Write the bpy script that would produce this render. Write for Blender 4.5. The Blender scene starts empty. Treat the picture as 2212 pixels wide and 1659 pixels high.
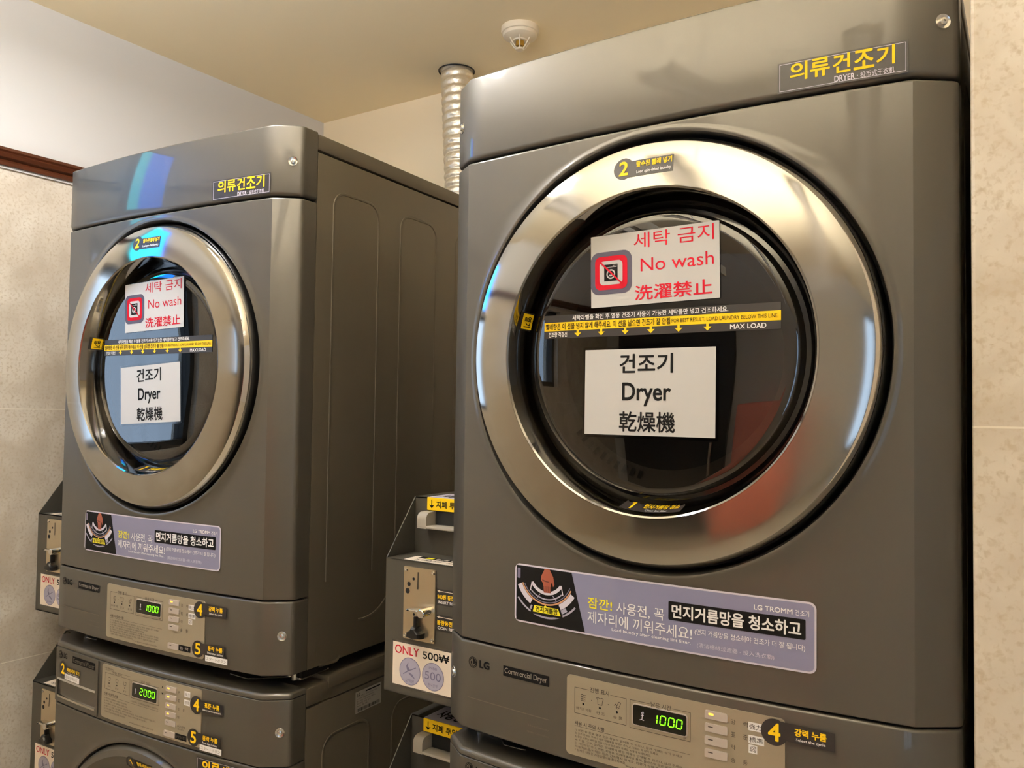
import bpy, bmesh, math, random
from math import sin, cos, pi, radians, sqrt
from mathutils import Vector, Matrix
SC = bpy.context.scene
COL = SC.collection

# ------------------------------------------------------------------ camera, sky, exposure
def look(yaw, pitch, roll):
    y, p, r = radians(yaw), radians(pitch), radians(roll)
    f = Vector((-sin(y)*cos(p), cos(y)*cos(p), sin(p)))
    ri = Vector((cos(y), sin(y), 0)); up = ri.cross(f)
    r2 = ri*cos(r) + up*sin(r); u2 = up*cos(r) - ri*sin(r)
    return Matrix((r2, u2, -f)).transposed().to_4x4()
cam = bpy.data.cameras.new('camera'); cam.sensor_width = 36.0; cam.lens = 1741.04*36/2212
cam.clip_start = 0.02
co = bpy.data.objects.new('camera', cam); COL.objects.link(co)
co.matrix_world = Matrix.Translation((0.4085, -0.9562, 1.4634)) @ look(32.8625, 1.982, 0.7733)
SC.camera = co
SC.view_settings.view_transform = 'Standard'; SC.view_settings.look = 'None'
SC.view_settings.gamma = 1.0; SC.view_settings.use_curve_mapping = False
SC.view_settings.exposure = 0.38
SC.cycles.use_denoising = True
SC.cycles.max_bounces = 12; SC.cycles.diffuse_bounces = 8; SC.cycles.glossy_bounces = 5
SC.cycles.transparent_max_bounces = 12; SC.cycles.sample_clamp_indirect = 6.0
SC.cycles.caustics_reflective = False; SC.cycles.caustics_refractive = False
W = bpy.data.worlds.new('world'); SC.world = W; W.use_nodes = True
W.node_tree.nodes['Background'].inputs[0].default_value = (0.60, 0.78, 1.0, 1)   # daylight outside the window
W.node_tree.nodes['Background'].inputs[1].default_value = 2.6
LAMP_COLOR, UPLIGHT_POWER, TROUGH_POWER = (1.0, 1.0, 1.02, 1), 112.0, 165.0

# ------------------------------------------------------------------ materials
def lin(c):
    return tuple((v/255/12.92 if v/255 <= .04045 else ((v/255+.055)/1.055)**2.4) for v in c) + (1,)
MATS = {}
def mat(name, rgb, rough=.5, metal=0.0, coat=0.0, spec=.5, emit=None, es=0.0, aniso=None, bump=None):
    m = bpy.data.materials.new(name); m.use_nodes = True; nt = m.node_tree
    b = nt.nodes['Principled BSDF']
    b.inputs['Base Color'].default_value = lin(rgb); b.inputs['Roughness'].default_value = rough
    b.inputs['Metallic'].default_value = metal; b.inputs['Coat Weight'].default_value = coat
    b.inputs['Coat Roughness'].default_value = .05
    b.inputs['Specular IOR Level'].default_value = spec
    if emit:
        b.inputs['Emission Color'].default_value = lin(emit); b.inputs['Emission Strength'].default_value = es
    if aniso:
        b.inputs['Anisotropic'].default_value = aniso; b.inputs['Anisotropic Rotation'].default_value = .25
        t = nt.nodes.new('ShaderNodeTangent'); t.direction_type = 'RADIAL'; t.axis = 'Y'
        nt.links.new(t.outputs[0], b.inputs['Tangent'])
    if bump:
        sc, st = bump
        tc = nt.nodes.new('ShaderNodeTexCoord'); n = nt.nodes.new('ShaderNodeTexNoise')
        n.inputs['Scale'].default_value = sc; n.inputs['Detail'].default_value = 3
        bp = nt.nodes.new('ShaderNodeBump'); bp.inputs['Strength'].default_value = st; bp.inputs['Distance'].default_value = .002
        nt.links.new(tc.outputs['Object'], n.inputs['Vector']); nt.links.new(n.outputs['Fac'], bp.inputs['Height'])
        nt.links.new(bp.outputs[0], b.inputs['Normal'])
    MATS[name] = m; return m
PAINT = mat('graphite_paint', (80,76,69), .46, .40, coat=.40)
SIDE = mat('side_paint', (98,91,79), .36, .4, coat=.15)
BRUSH = mat('brushed_steel', (172,169,163), .12, 1.0, aniso=.9)
CHROME = mat('chrome', (225,222,216), .05, 1.0)
CONE = mat('dark_chrome', (150,146,140), .07, 1.0)
BLACK = mat('black_gloss', (13,12,12), .12, 0, coat=.5)
RUBBER = mat('black_rubber', (15,14,14), .38)
DARK = mat('dark_interior', (26,23,19), .6)
DRUM = mat('drum_steel', (120,112,98), .4, .6)
FILTER = mat('filter_plastic', (70,64,55), .5)
SLOT = mat('slot_black', (4,4,4), .7)
FACE = mat('brushed_faceplate', (172,162,142), .36, .45, bump=(900, .02))
BTN = mat('button_plastic', (196,186,178), .35, .2)
INKD = mat('print_dark', (62,55,48), .6)
INKB = mat('print_black', (14,12,12), .7, spec=.15)
STB = mat('sticker_black', (38,33,32), .45)
WHITE = mat('print_white', (250,248,246), .5)
YEL = mat('print_yellow', (255,212,24), .55, spec=.3)
YEL2 = mat('print_lemon', (245,232,40), .5)
RED = mat('print_red', (186,20,42), .7, spec=.15)
PAPER = mat('paper', (200,199,198), .4, coat=.1)
CREAM = mat('card_cream', (240,226,208), .5)
LAMI = mat('laminate_edge', (66,62,58), .15, coat=.6)
NAVY = mat('print_slate', (70,66,86), .5)
LAV = mat('banner_lavender', (130,130,160), .35, coat=.3)
LAV2 = mat('coin_lavender', (168,164,184), .5)
LAV3 = mat('coin_line', (112,108,134), .5)
LILAC = mat('print_lilac', (214,208,222), .4)
SKINP = mat('print_skin', (150,78,58), .5)
SKIND = mat('print_skin_dark', (92,40,32), .5)
ORNG = mat('print_orange', (205,150,110), .5)
GREYT = mat('nameplate_grey', (150,142,132), .5)
FAINT = mat('print_faint', (92,84,72), .5)
LCD = mat('display_window', (6,7,6), .15)
LED = mat('led_green', (120,255,20), .5, emit=(120,255,24), es=1.5)
LAMPON = mat('lamp_amber', (255,190,80), .5, emit=(255,180,70), es=1.2)
SCREW = mat('screw_steel', (214,212,206), .2, 1.0)
ACC = mat('acceptor_steel', (204,190,164), .3, .9)
BOXP = mat('coin_box_paint', (74,71,64), .42, .3)
BEZEL = mat('bezel_grey', (158,152,142), .45)
FOIL = mat('foil', (244,234,212), .38, .75, bump=(150, .6))
WALLP = mat('wall_paint', (208,206,203), .7)
CEILP = mat('ceiling_paint_warm_bounce', (252,236,200), .75)  # warm bounced light is mixed into this ceiling colour
WALLP_WARM = mat('wall_paint_warm_bounce', (246,230,198), .7)  # back wall: the tan of the warm bounce is put into the paint
WOOD = mat('brown_moulding', (78,40,22), .3, coat=.4)
PLAST = mat('detector_plastic', (236,222,196), .5)
GOLD = mat('detector_gold', (200,160,70), .3, .8)
FLOORM = mat('floor_tile', (192,184,168), .35)
LAMPW = mat('lamp_housing', (238,234,226), .5)
TUBE = mat('uplight_tube', (255,255,255), .5, emit=(255,255,255), es=UPLIGHT_POWER)
DIFF = mat('lamp_diffuser', (255,255,255), .5, emit=(255,244,226), es=1.2)
TUBE2 = mat('trough_tube', (255,255,255), .5, emit=(255,255,255), es=TROUGH_POWER)
for q in (TUBE, TUBE2): q.node_tree.nodes['Principled BSDF'].inputs['Emission Color'].default_value = LAMP_COLOR
FRAME = mat('window_frame', (60,58,56), .4, .3)
BLUE = mat('sign_blue', (20,120,255), .4, emit=(20,120,255), es=8.0)
CYAN = mat('sign_cyan', (20,220,240), .4, emit=(20,215,240), es=7.0)
DOORM = mat('door_dark', (48,44,42), .4)
POSTER = mat('poster_blue', (44,58,100), .5)

def glass(name, tint, rough=0.0, ior=1.45):
    m = bpy.data.materials.new(name); m.use_nodes = True; nt = m.node_tree; nt.nodes.clear()
    o = nt.nodes.new('ShaderNodeOutputMaterial'); mx = nt.nodes.new('ShaderNodeMixShader')
    tr = nt.nodes.new('ShaderNodeBsdfTransparent'); gl = nt.nodes.new('ShaderNodeBsdfGlossy'); fr = nt.nodes.new('ShaderNodeFresnel')
    tr.inputs[0].default_value = tint; gl.inputs['Roughness'].default_value = rough; fr.inputs['IOR'].default_value = ior
    ge = nt.nodes.new('ShaderNodeNewGeometry'); iv = nt.nodes.new('ShaderNodeMapRange')   # same index from either side
    iv.inputs[3].default_value = ior; iv.inputs[4].default_value = 1/ior
    nt.links.new(ge.outputs['Backfacing'], iv.inputs[0]); nt.links.new(iv.outputs[0], fr.inputs['IOR'])
    nt.links.new(fr.outputs[0], mx.inputs[0]); nt.links.new(tr.outputs[0], mx.inputs[1]); nt.links.new(gl.outputs[0], mx.inputs[2])
    nt.links.new(mx.outputs[0], o.inputs[0]); return m
SMOKE = glass('smoked_glass', (.30,.285,.26,1), .01, 2.0)
CLEAR = glass('clear_glass', (.95,.97,1,1))
FILM = glass('laminate_film', (.72,.70,.68,1), .05, 1.5)

def stone_material():
    m = bpy.data.materials.new('beige_stone_tile'); m.use_nodes = True; nt = m.node_tree; N = nt.nodes; L = nt.links
    b = N['Principled BSDF']; b.inputs['Roughness'].default_value = .42
    tc = N.new('ShaderNodeTexCoord')
    def noise(sc, det, dist=0.0):
        n = N.new('ShaderNodeTexNoise'); n.inputs['Scale'].default_value = sc; n.inputs['Detail'].default_value = det
        n.inputs['Distortion'].default_value = dist; L.new(tc.outputs['Object'], n.inputs['Vector']); return n
    def ramp(src, stops):
        r = N.new('ShaderNodeValToRGB'); e = r.color_ramp.elements
        e[0].position, e[0].color = stops[0][0], lin(stops[0][1]); e[1].position, e[1].color = stops[-1][0], lin(stops[-1][1])
        for p, c in stops[1:-1]:
            x = e.new(p); x.color = lin(c)
        L.new(src, r.inputs[0]); return r
    def mix(f, a, c):
        x = N.new('ShaderNodeMix'); x.data_type = 'RGBA'; L.new(f, x.inputs[0])
        for s, i in ((a, 6), (c, 7)):
            if isinstance(s, tuple): x.inputs[i].default_value = s
            else: L.new(s, x.inputs[i])
        return x.outputs[2]
    base = ramp(noise(9, 4, .6).outputs['Fac'], [(.3, (200,188,171)), (.52, (217,207,191)), (.72, (229,221,207))])
    spk = ramp(noise(150, 5, .4).outputs['Fac'], [(.50, (0,0,0)), (.72, (255,255,255))])
    c1 = mix(spk.outputs[0], base.outputs[0], lin((196,181,158)))
    vw = N.new('ShaderNodeTexVoronoi'); vw.inputs['Scale'].default_value = 62; vw.inputs['Randomness'].default_value = 1
    wn = noise(26, 3); add = N.new('ShaderNodeMix'); add.data_type = 'VECTOR'; add.inputs[0].default_value = .03
    L.new(tc.outputs['Object'], add.inputs[4]); L.new(wn.outputs['Color'], add.inputs[5]); L.new(add.outputs[1], vw.inputs['Vector'])
    cl = ramp(vw.outputs['Distance'], [(.10, (150,150,150)), (.24, (0,0,0))])
    pick = N.new('ShaderNodeMath'); pick.operation = 'GREATER_THAN'; pick.inputs[1].default_value = .70
    sp = N.new('ShaderNodeSeparateColor'); L.new(vw.outputs['Color'], sp.inputs[0]); L.new(sp.outputs[0], pick.inputs[0])
    ml = N.new('ShaderNodeMath'); ml.operation = 'MULTIPLY'; L.new(cl.outputs[0], ml.inputs[0]); L.new(pick.outputs[0], ml.inputs[1])
    c2 = mix(ml.outputs[0], c1, lin((192,178,154)))
    # horizontal joints between tile courses
    sx = N.new('ShaderNodeSeparateXYZ'); L.new(tc.outputs['Object'], sx.inputs[0])
    def mth(op, a, v):
        q = N.new('ShaderNodeMath'); q.operation = op; L.new(a, q.inputs[0]); q.inputs[1].default_value = v; return q.outputs[0]
    f = mth('SUBTRACT', sx.outputs['Z'], .835 - .618*10); f = mth('DIVIDE', f, .618); f = mth('FRACT', f, 0)
    f = mth('LESS_THAN', f, .0034)
    c3 = mix(f, c2, lin((238,230,214)))
    L.new(c3, b.inputs['Base Color'])
    return m
STONE = stone_material()

# ------------------------------------------------------------------ mesh builder
A, C = .3006, .0144            # front panels: half width of the bowed front and its bow depth
B = .343                       # half width of a machine
def bow(u): return C*(u/A)**2 if abs(u) <= A else C + .0301*(abs(u)-A)/(B-A)
def on_front(e=0.0):           # sheet (u right, v up, h out) -> bowed front of a machine
    return lambda u, v, h: (u, bow(u) - e - h, v)
def on_plane(y, rot=0.0, cu=0, cv=0):
    c, s = cos(rot), sin(rot)
    return lambda u, v, h: (cu + (u-cu)*c - (v-cv)*s, y - h, cv + (u-cu)*s + (v-cv)*c)
def on_right(x):               # sheet on a right-hand side: u = y
    return lambda u, v, h: (x + h, u, v)
def on_top(z):                 # lying sheet: u = x, v = y
    return lambda u, v, h: (u, v, z + h)
TXT = {}
def glyphs(s):
    k = s
    if k not in TXT:
        c = bpy.data.curves.new('t', 'FONT'); c.body = s; c.size = 1; c.resolution_u = 2 if len(s) > 14 else 5
        c.fill_mode = 'FRONT'
        o = bpy.data.objects.new('t', c); COL.objects.link(o)
        dg = bpy.context.evaluated_depsgraph_get()
        me = bpy.data.meshes.new_from_object(o.evaluated_get(dg))
        vs = [(v.co.x, v.co.y) for v in me.vertices]; fs = [tuple(p.vertices) for p in me.polygons]
        bpy.data.objects.remove(o); bpy.data.curves.remove(c); bpy.data.meshes.remove(me)
        TXT[k] = (vs, fs)
    return TXT[k]
HL = .0002                    # height of one print layer

class MB:
    def __init__(s): s.v = []; s.f = []; s.m = []; s.mats = []
    def mi(s, m):
        if m not in s.mats: s.mats.append(m)
        return s.mats.index(m)
    def add(s, vs, fs, m):
        o = len(s.v); s.v += [tuple(p) for p in vs]; k = s.mi(m)
        for f in fs: s.f.append(tuple(i+o for i in f)); s.m.append(k)
    def box(s, x0, y0, z0, x1, y1, z1, m, bev=0.0, seg=2):
        if bev:
            bm = bmesh.new(); bmesh.ops.create_cube(bm, size=1)
            for v in bm.verts: v.co = ((x0+x1)/2 + v.co.x*(x1-x0), (y0+y1)/2 + v.co.y*(y1-y0), (z0+z1)/2 + v.co.z*(z1-z0))
            bmesh.ops.bevel(bm, geom=bm.edges[:], offset=bev, segments=seg, affect='EDGES', profile=.5)
            bm.verts.index_update()
            s.add([v.co[:] for v in bm.verts], [tuple(v.index for v in f.verts) for f in bm.faces], m); bm.free(); return
        s.add([(x0,y0,z0),(x1,y0,z0),(x1,y1,z0),(x0,y1,z0),(x0,y0,z1),(x1,y0,z1),(x1,y1,z1),(x0,y1,z1)],
              [(0,3,2,1),(4,5,6,7),(0,1,5,4),(1,2,6,5),(2,3,7,6),(3,0,4,7)], m)
    def lathe(s, prof, m, ctr=(0,0,0), axis='Z', n=96):
        """prof: (radius, position along axis)"""
        vs = []; fs = []
        for r, t in prof:
            for i in range(n):
                a = 2*pi*i/n
                if axis == 'Z': vs.append((ctr[0]+r*cos(a), ctr[1]+r*sin(a), ctr[2]+t))
                elif axis == 'Y': vs.append((ctr[0]+r*cos(a), ctr[1]+t, ctr[2]+r*sin(a)))
                else: vs.append((ctr[0]+t, ctr[1]+r*cos(a), ctr[2]+r*sin(a)))
        for j in range(len(prof)-1):
            for i in range(n):
                a, b = j*n+i, j*n+(i+1) % n
                fs.append((a, b, b+n, a+n))
        s.add(vs, fs, m)
    def tube(s, pts, r, m, n=10, cap=True):
        pts = [Vector(p) for p in pts]; vs = []; fs = []
        up = Vector((.123, .31, .94)).normalized()
        for i, p in enumerate(pts):
            t = (pts[min(i+1, len(pts)-1)] - pts[max(i-1, 0)]).normalized()
            x = t.cross(up).normalized(); y = t.cross(x)
            rr = r[i] if isinstance(r, (list, tuple)) else r
            for k in range(n): vs.append(p + x*(rr*cos(2*pi*k/n)) + y*(rr*sin(2*pi*k/n)))
        for j in range(len(pts)-1):
            for k in range(n):
                a, b = j*n+k, j*n+(k+1) % n; fs.append((a, b, b+n, a+n))
        if cap: fs += [tuple(range(n))[::-1], tuple(range((len(pts)-1)*n, len(pts)*n))]
        s.add(vs, fs, m)
    # --- flat print on a sheet
    def rrect(s, P, u0, v0, u1, v1, r, lay, m, h0=None, step=.03):
        h = lay*HL if h0 is None else lay
        r = min(r, (u1-u0)/2, (v1-v0)/2); us = []
        if r > 1e-6:
            q = [r*(1-cos(pi/2*i/6)) for i in range(7)]
            us = [u0+x for x in q] + [u1-x for x in reversed(q)]
            mid0, mid1 = u0+r, u1-r
        else:
            us = [u0, u1]; mid0, mid1 = u0, u1
        k = int((mid1-mid0)/step)
        us = sorted(set(round(x, 7) for x in us + [mid0+(mid1-mid0)*i/(k+1) for i in range(1, k+1)]))
        lo, hi = [], []
        for u in us:
            d = 0
            if r > 1e-6:
                t = (u0+r-u) if u < u0+r else ((u-(u1-r)) if u > u1-r else 0)
                d = r - sqrt(max(0, r*r-t*t))
            lo.append((u, v0+d)); hi.append((u, v1-d))
        n = len(us)
        vs = [P(u, v, h) for u, v in lo] + [P(u, v, h) for u, v in hi]
        fs = [(i, i+1, n+i+1, n+i) for i in range(n-1)]
        if h0 is not None:
            loop = list(range(n)) + list(range(2*n-1, n-1, -1))
            vs += [P(*(lo+hi)[i], h0) for i in loop]
            L = len(loop)
            fs += [(loop[i], loop[(i+1) % L], 2*n+(i+1) % L, 2*n+i) for i in range(L)]
        s.add(vs, fs, m)
    def frame(s, P, u0, v0, u1, v1, w, lay, m):
        s.rrect(P, u0, v0, u1, v0+w, 0, lay, m); s.rrect(P, u0, v1-w, u1, v1, 0, lay, m)
        s.rrect(P, u0, v0+w, u0+w, v1-w, 0, lay, m); s.rrect(P, u1-w, v0+w, u1, v1-w, 0, lay, m)
    def poly(s, P, pts, lay, m):
        s.add([P(u, v, lay*HL) for u, v in pts], [tuple(range(len(pts)))], m)
    def disc(s, P, u, v, r, lay, m, ru=None, n=48):
        ru = ru or r
        s.poly(P, [(u+ru*cos(2*pi*i/n), v+r*sin(2*pi*i/n)) for i in range(n)], lay, m)
    def arc(s, P, u, v, r0, r1, a0, a1, lay, m, n=28, sq=1.0):
        vs = []
        for i in range(n+1):
            a = radians(a0+(a1-a0)*i/n)
            vs += [P(u+r0*cos(a), v+r0*sq*sin(a), lay*HL), P(u+r1*cos(a), v+r1*sq*sin(a), lay*HL)]
        s.add(vs, [(2*i, 2*i+1, 2*i+3, 2*i+2) for i in range(n)], m)
    def stroke(s, P, pts, w, lay, m):
        for (a, b), (c, d) in zip(pts[:-1], pts[1:]):
            l = math.hypot(c-a, d-b) or 1; x, y = -(d-b)/l*w/2, (c-a)/l*w/2
            s.poly(P, [(a-x, b-y), (c-x, d-y), (c+x, d+y), (a+x, b+y)], lay, m)
    def text(s, P, t, u0, v0, u1, v1, lay, m, bold=0.0, shear=0.0):
        """writing fitted to the box u0..u1, v0..v1"""
        if t == '1':
            w, h = u1-u0, v1-v0; c = (u0+u1)/2
            s.stroke(P, [(c+w*.1, v0), (c+w*.1, v1)], min(w*.38, h*.26), lay, m)
            s.poly(P, [(c-w*.42, v0+h*.72), (c+w*.1, v1-h*.22), (c+w*.1, v1), (c-w*.02, v1), (c-w*.42, v0+h*.86)], lay+.05, m); return
        vs, fs = glyphs(t)
        xs = [p[0] for p in vs]; ys = [p[1] for p in vs]
        sx = (u1-u0)/(max(xs)-min(xs)); sy = (v1-v0)/(max(ys)-min(ys)); x0, y0 = min(xs), min(ys)
        offs = [(0, 0)]
        if bold > .009:             # heavier weight: the outline spread by a fraction of the em
            w = bold*1.15; offs = [(0, 0)] + [(w*cos(pi/4*k), w*sin(pi/4*k)) for k in range(8)]
        elif bold > 0: offs = [(-bold, 0), (bold, 0), (0, bold), (0, -bold)]
        for i, (a, b) in enumerate(offs):
            s.add([P(u0+(x+a-x0)*sx, v0+(y+b-y0)*sy, (lay+.02*i)*HL) for x, y in vs], fs, m)
    def build(s, name, parent=None, zb=0.0, origin=None, ang=32, smooth=True):
        me = bpy.data.meshes.new(name)
        ox, oy, oz = origin or (0, 0, zb)
        me.from_pydata([(x-ox, y-oy, z-oz) for x, y, z in s.v], [], s.f)
        for m in s.mats: me.materials.append(m)
        me.polygons.foreach_set('material_index', s.m)
        if smooth:
            me.polygons.foreach_set('use_smooth', [True]*len(s.f)); me.update(); me.set_sharp_from_angle(angle=radians(ang))
        me.update()
        o = bpy.data.objects.new(name, me); COL.objects.link(o)
        if parent is not None: o.parent = parent
        elif origin: o.location = origin
        return o
def tag(o, label=None, cat=None, group=None, kind=None):
    for k, v in (('label', label), ('category', cat), ('group', group), ('kind', kind)):
        if v: o[k] = v
    return o
def empty(name, loc, rz=0.0):
    o = bpy.data.objects.new(name, None); COL.objects.link(o); o.location = loc; o.rotation_euler = (0, 0, rz)
    o.empty_display_size = .05; return o
def copy_tree(o, parent=None):
    c = o.copy(); COL.objects.link(c)
    if parent is not None: c.parent = parent
    for ch in list(o.children): copy_tree(ch, c)
    return c

# ------------------------------------------------------------------ the room
XL, YB, ZC, XR, YF = -1.70, 1.052, 2.48, 2.4, -3.3
def struct(mb, name): return tag(mb.build(name, smooth=False), kind='structure')
m = MB(); m.box(XL-.15, YF-.15, -.1, XR+.15, YB+.15, 0, FLOORM); struct(m, 'floor')
m = MB(); m.box(XL-.15, YF-.15, ZC, XR+.15, YB+.15, ZC+.1, CEILP); struct(m, 'ceiling')
m = MB(); m.box(XL-.15, YB, 0, XR+.15, YB+.15, ZC, WALLP_WARM); struct(m, 'wall_back')
m = MB(); m.box(XL-.15, YF-.15, 0, 1.5, YF, ZC, WALLP); m.box(2.25, YF-.15, 0, XR+.15, YF, ZC, WALLP); m.box(1.5, YF-.15, 0, 2.25, YF, .25, WALLP); m.box(1.5, YF-.15, 2.25, 2.25, YF, ZC, WALLP); struct(m, 'wall_front')
m = MB(); m.box(XR, YF, 0, XR+.15, YB, ZC, WALLP); struct(m, 'wall_side')
T0, T1 = 2.047, 2.0887
WINS = [(-.78, -.27, 1.30, 1.92), (-2.45, -1.75, 1.55, 2.02)]     # openings in the left wall: y0, y1, z0, z1
m = MB(); ys = [YF] + [v for w in sorted(WINS) for v in w[:2]] + [YB]
for i in range(0, len(ys), 2): m.box(XL-.15, ys[i], 0, XL, ys[i+1], T0, STONE)
for y0, y1, z0, z1 in WINS: m.box(XL-.15, y0, 0, XL, y1, z0, STONE); m.box(XL-.15, y0, z1, XL, y1, T0, STONE)
m.box(XL-.15, YF, T0, XL, YB, ZC, WALLP)
struct(m, 'wall_left')
m = MB()                                          # moulding: stepped profile swept along the wall
pr = [(0,T0),(.012,T0),(.014,T0+.008),(.010,T0+.014),(.020,T0+.018),(.024,T0+.026),(.018,T0+.031),(.022,T0+.035),(.022,T1),(0,T1)]
n = len(pr)
m.add([(XL+a, YF, b) for a, b in pr]+[(XL+a, YB, b) for a, b in pr], [(i,(i+1)%n,n+(i+1)%n,n+i) for i in range(n)], WOOD)
struct(m, 'trim_1')
m = MB(); m.box(XL, YF, T0-.006, XL+.006, YB, T0, WALLP); struct(m, 'trim_2')
m = MB(); m.box(.3545, .03, 0, XR, YB, ZC, STONE, bev=.004); struct(m, 'wall_right')
for k, (y0, y1, z0, z1) in enumerate(WINS):
    win = MB(); f = .03
    for y in (y0, y1-f): win.box(XL-.10, y, z0, XL-.04, y+f, z1, FRAME)
    win.box(XL-.10, y0, z0, XL-.04, y1, z0+f, FRAME); win.box(XL-.10, y0, z1-f, XL-.04, y1, z1, FRAME)
    w1 = struct(win, 'window_%d' % (k+1))
    m = MB(); m.box(XL-.075, y0+f, z0+f, XL-.069, y1-f, z1-f, CLEAR); m.build('pane', w1, smooth=False)
FX0, FX1, FZ0, FZ1 = 1.5, 2.25, .25, 2.25          # shop front
m = MB()
for x in (FX0, (FX0+FX1)/2-.025, FX1-.05): m.box(x, YF-.1, FZ0, x+.05, YF-.04, FZ1, FRAME)
m.box(FX0, YF-.1, FZ0, FX1, YF-.04, FZ0+.05, FRAME); m.box(FX0, YF-.1, FZ1-.05, FX1, YF-.04, FZ1, FRAME)
w3 = struct(m, 'window_3'); m = MB(); m.box(FX0+.05, YF-.075, FZ0+.05, FX1-.05, YF-.069, FZ1-.05, CLEAR); m.build('pane', w3, smooth=False)
m = MB(); m.box(-1.60, YF, 0, -.85, YF+.05, 2.05, DOORM, bev=.004); d1 = struct(m, 'door_1')
m = MB(); m.tube([(-.95,YF+.09,.9),(-.95,YF+.09,1.2)], .012, CHROME); m.tube([(-.95,YF+.04,.95),(-.95,YF+.09,.95)], .008, CHROME); m.tube([(-.95,YF+.04,1.15),(-.95,YF+.09,1.15)], .008, CHROME)
m.build('handle', d1)

# ------------------------------------------------------------------ ceiling trough lamp, and unseen pendant uplights added to brighten the ceiling
def lamp(pendant):
    t = empty('ceiling_light', (0,0,0)); L = 1.7 if pendant else .54; SK = .046
    m = MB()
    if pendant:
        m.box(-.036,-L/2,-.012,.036,L/2,.010,LAMPW)
        for x in (-.036,.034): m.box(x,-L/2,.010,x+.002,L/2,.036,LAMPW)
        m.build('housing', t, smooth=False)
        for y in (-.6, .6):
            m = MB(); m.tube([(.022,y,.010),(.022,y,PEND)], .003, LAMPW, n=8); m.build('rod', t)
        m = MB(); m.box(-.013,-L/2+.02,-.0145,.013,L/2-.02,-.0125,DIFF); m.build('lower_diffuser', t, smooth=False)
    else:
        m.box(-.1,-L/2,-.004,.1,L/2,0,LAMPW)
        for x in (-.1,.096): m.box(x,-L/2,-SK,x+.004,L/2,-.004,LAMPW)
        for y in (-L/2,L/2-.004): m.box(-.096,y,-SK,.096,y+.004,-.004,LAMPW)
        m.build('housing', t, smooth=False)
    zt = .030 if pendant else -.022
    m = MB(); m.tube([(0,-L/2+.06,zt),(0,L/2-.06,zt)], .012 if pendant else .018, TUBE if pendant else TUBE2, n=12); m.build('tube', t)
    for y in (-1,1):
        m = MB(); m.box(-.010,y*(L/2-.06)-.008,min(zt-.012,.010),.010,y*(L/2-.06)+.008,max(zt+.012,-.004),LAMPW); m.build('lamp_holder', t, smooth=False)
    return t
PEND = .42
lt = lamp(False); lt.location = (-.85, -.36, ZC); tag(lt, 'white trough lamp with bare tube set on the ceiling near the left wall', 'ceiling light')
lm = lamp(True)  # pendants added out of view, tubes facing up to brighten the ceiling
for i, x in enumerate((-.55,-.15,.25)):
    o = lm if i == 0 else copy_tree(lm)
    o.location = (x, -1.2, ZC-PEND)
    tag(o, ('added pendant uplight nearest the left wall','middle one of the added pendant uplights','added pendant uplight farthest from the left wall')[i], 'ceiling light', 'added pendant uplights')
t = empty('red_reflection_prop', (-.36, YF+.22, 0)); tag(t, 'coral red cabinet by the far wall, seen as a red reflection', 'cabinet')  # made-up cabinet shape, added only to give the door its red reflection
CORAL = mat('coral_paint', (232,140,122), .5)
m = MB(); m.box(-.34,-.2,.06,.34,.18,1.46,CORAL,bev=.012); m.box(-.31,-.18,0,.31,.16,.06,DARK); m.build('body', t)
for x in (-1, 1):
    m = MB(); m.box(min(x*.006,x*.325),.18,.09,max(x*.006,x*.325),.198,1.43,CORAL,bev=.004); d = m.build('door', t)
    m = MB(); m.tube([(x*.04,.222,.72),(x*.04,.222,.88)], .007, CHROME); m.tube([(x*.04,.196,.74),(x*.04,.222,.74)], .005, CHROME); m.tube([(x*.04,.196,.86),(x*.04,.222,.86)], .005, CHROME); m.build('handle', d)
t = empty('lightbox_sign', (XL+.025,-.50,2.1)); tag(t, 'blue glowing lightbox sign on the left wall beside the window', 'sign')
m = MB(); m.box(0,-.10,-.17,.03,.10,.17,FRAME,bev=.004); m.build('case', t)
m = MB(); m.box(.03,-.09,-.16,.034,.04,.16,BLUE); m.box(.03,.04,-.16,.034,.09,.16,CYAN); m.build('lit_face', t, smooth=False)

# ------------------------------------------------------------------ machine shells
def outline(back, n=24):
    """plan of a front shell from right rear round to left rear"""
    r = .007; yc = C+.0301
    P = [(B, back), (B, yc+r)]
    for i in range(1, 5):
        t = i/5; p0, p1, p2 = (B, yc+r), (B, yc), (B-r*.8, yc-r*.57)
        P.append(tuple((1-t)**2*a+2*t*(1-t)*b+t*t*c for a, b, c in zip(p0, p1, p2)))
    P.append((B-r*.8, bow(B-r*.8)))
    P += [(A, C)] + [(A*(1-2*i/n), C*(1-2*i/n)**2) for i in range(1, n)] + [(-A, C)]
    P += [(-x, y) for x, y in P[:7]][::-1]
    return P
def inset(P, d):
    out = []
    for i, (x, y) in enumerate(P):
        a = P[max(i-1, 0)]; b = P[min(i+1, len(P)-1)]
        tx, ty = b[0]-a[0], b[1]-a[1]; l = math.hypot(tx, ty)
        nx, ny = ty/l, -tx/l            # inward
        if i in (0, len(P)-1): nx, ny = (-1 if x > 0 else 1), 0
        out.append((x+nx*d*(-1 if nx*x > 0 and abs(x) > A else 1), y+abs(ny)*d if ny else y))
    return out
def edge_prof(z0, z1, rl, rh):
    pr = [(z0, rl)] if rl else [(z0, 0)]
    for i in range(1, 5):
        a = pi/2*i/4
        if rl: pr.append((z0+rl*(1-cos(a)), rl*(1-sin(a))))
    for i in range(0, 5):
        a = pi/2*i/4
        if rh: pr.append((z1-rh*(1-sin(a)), rh*(1-cos(a))))
    if not rh: pr.append((z1, 0))
    return pr
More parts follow.
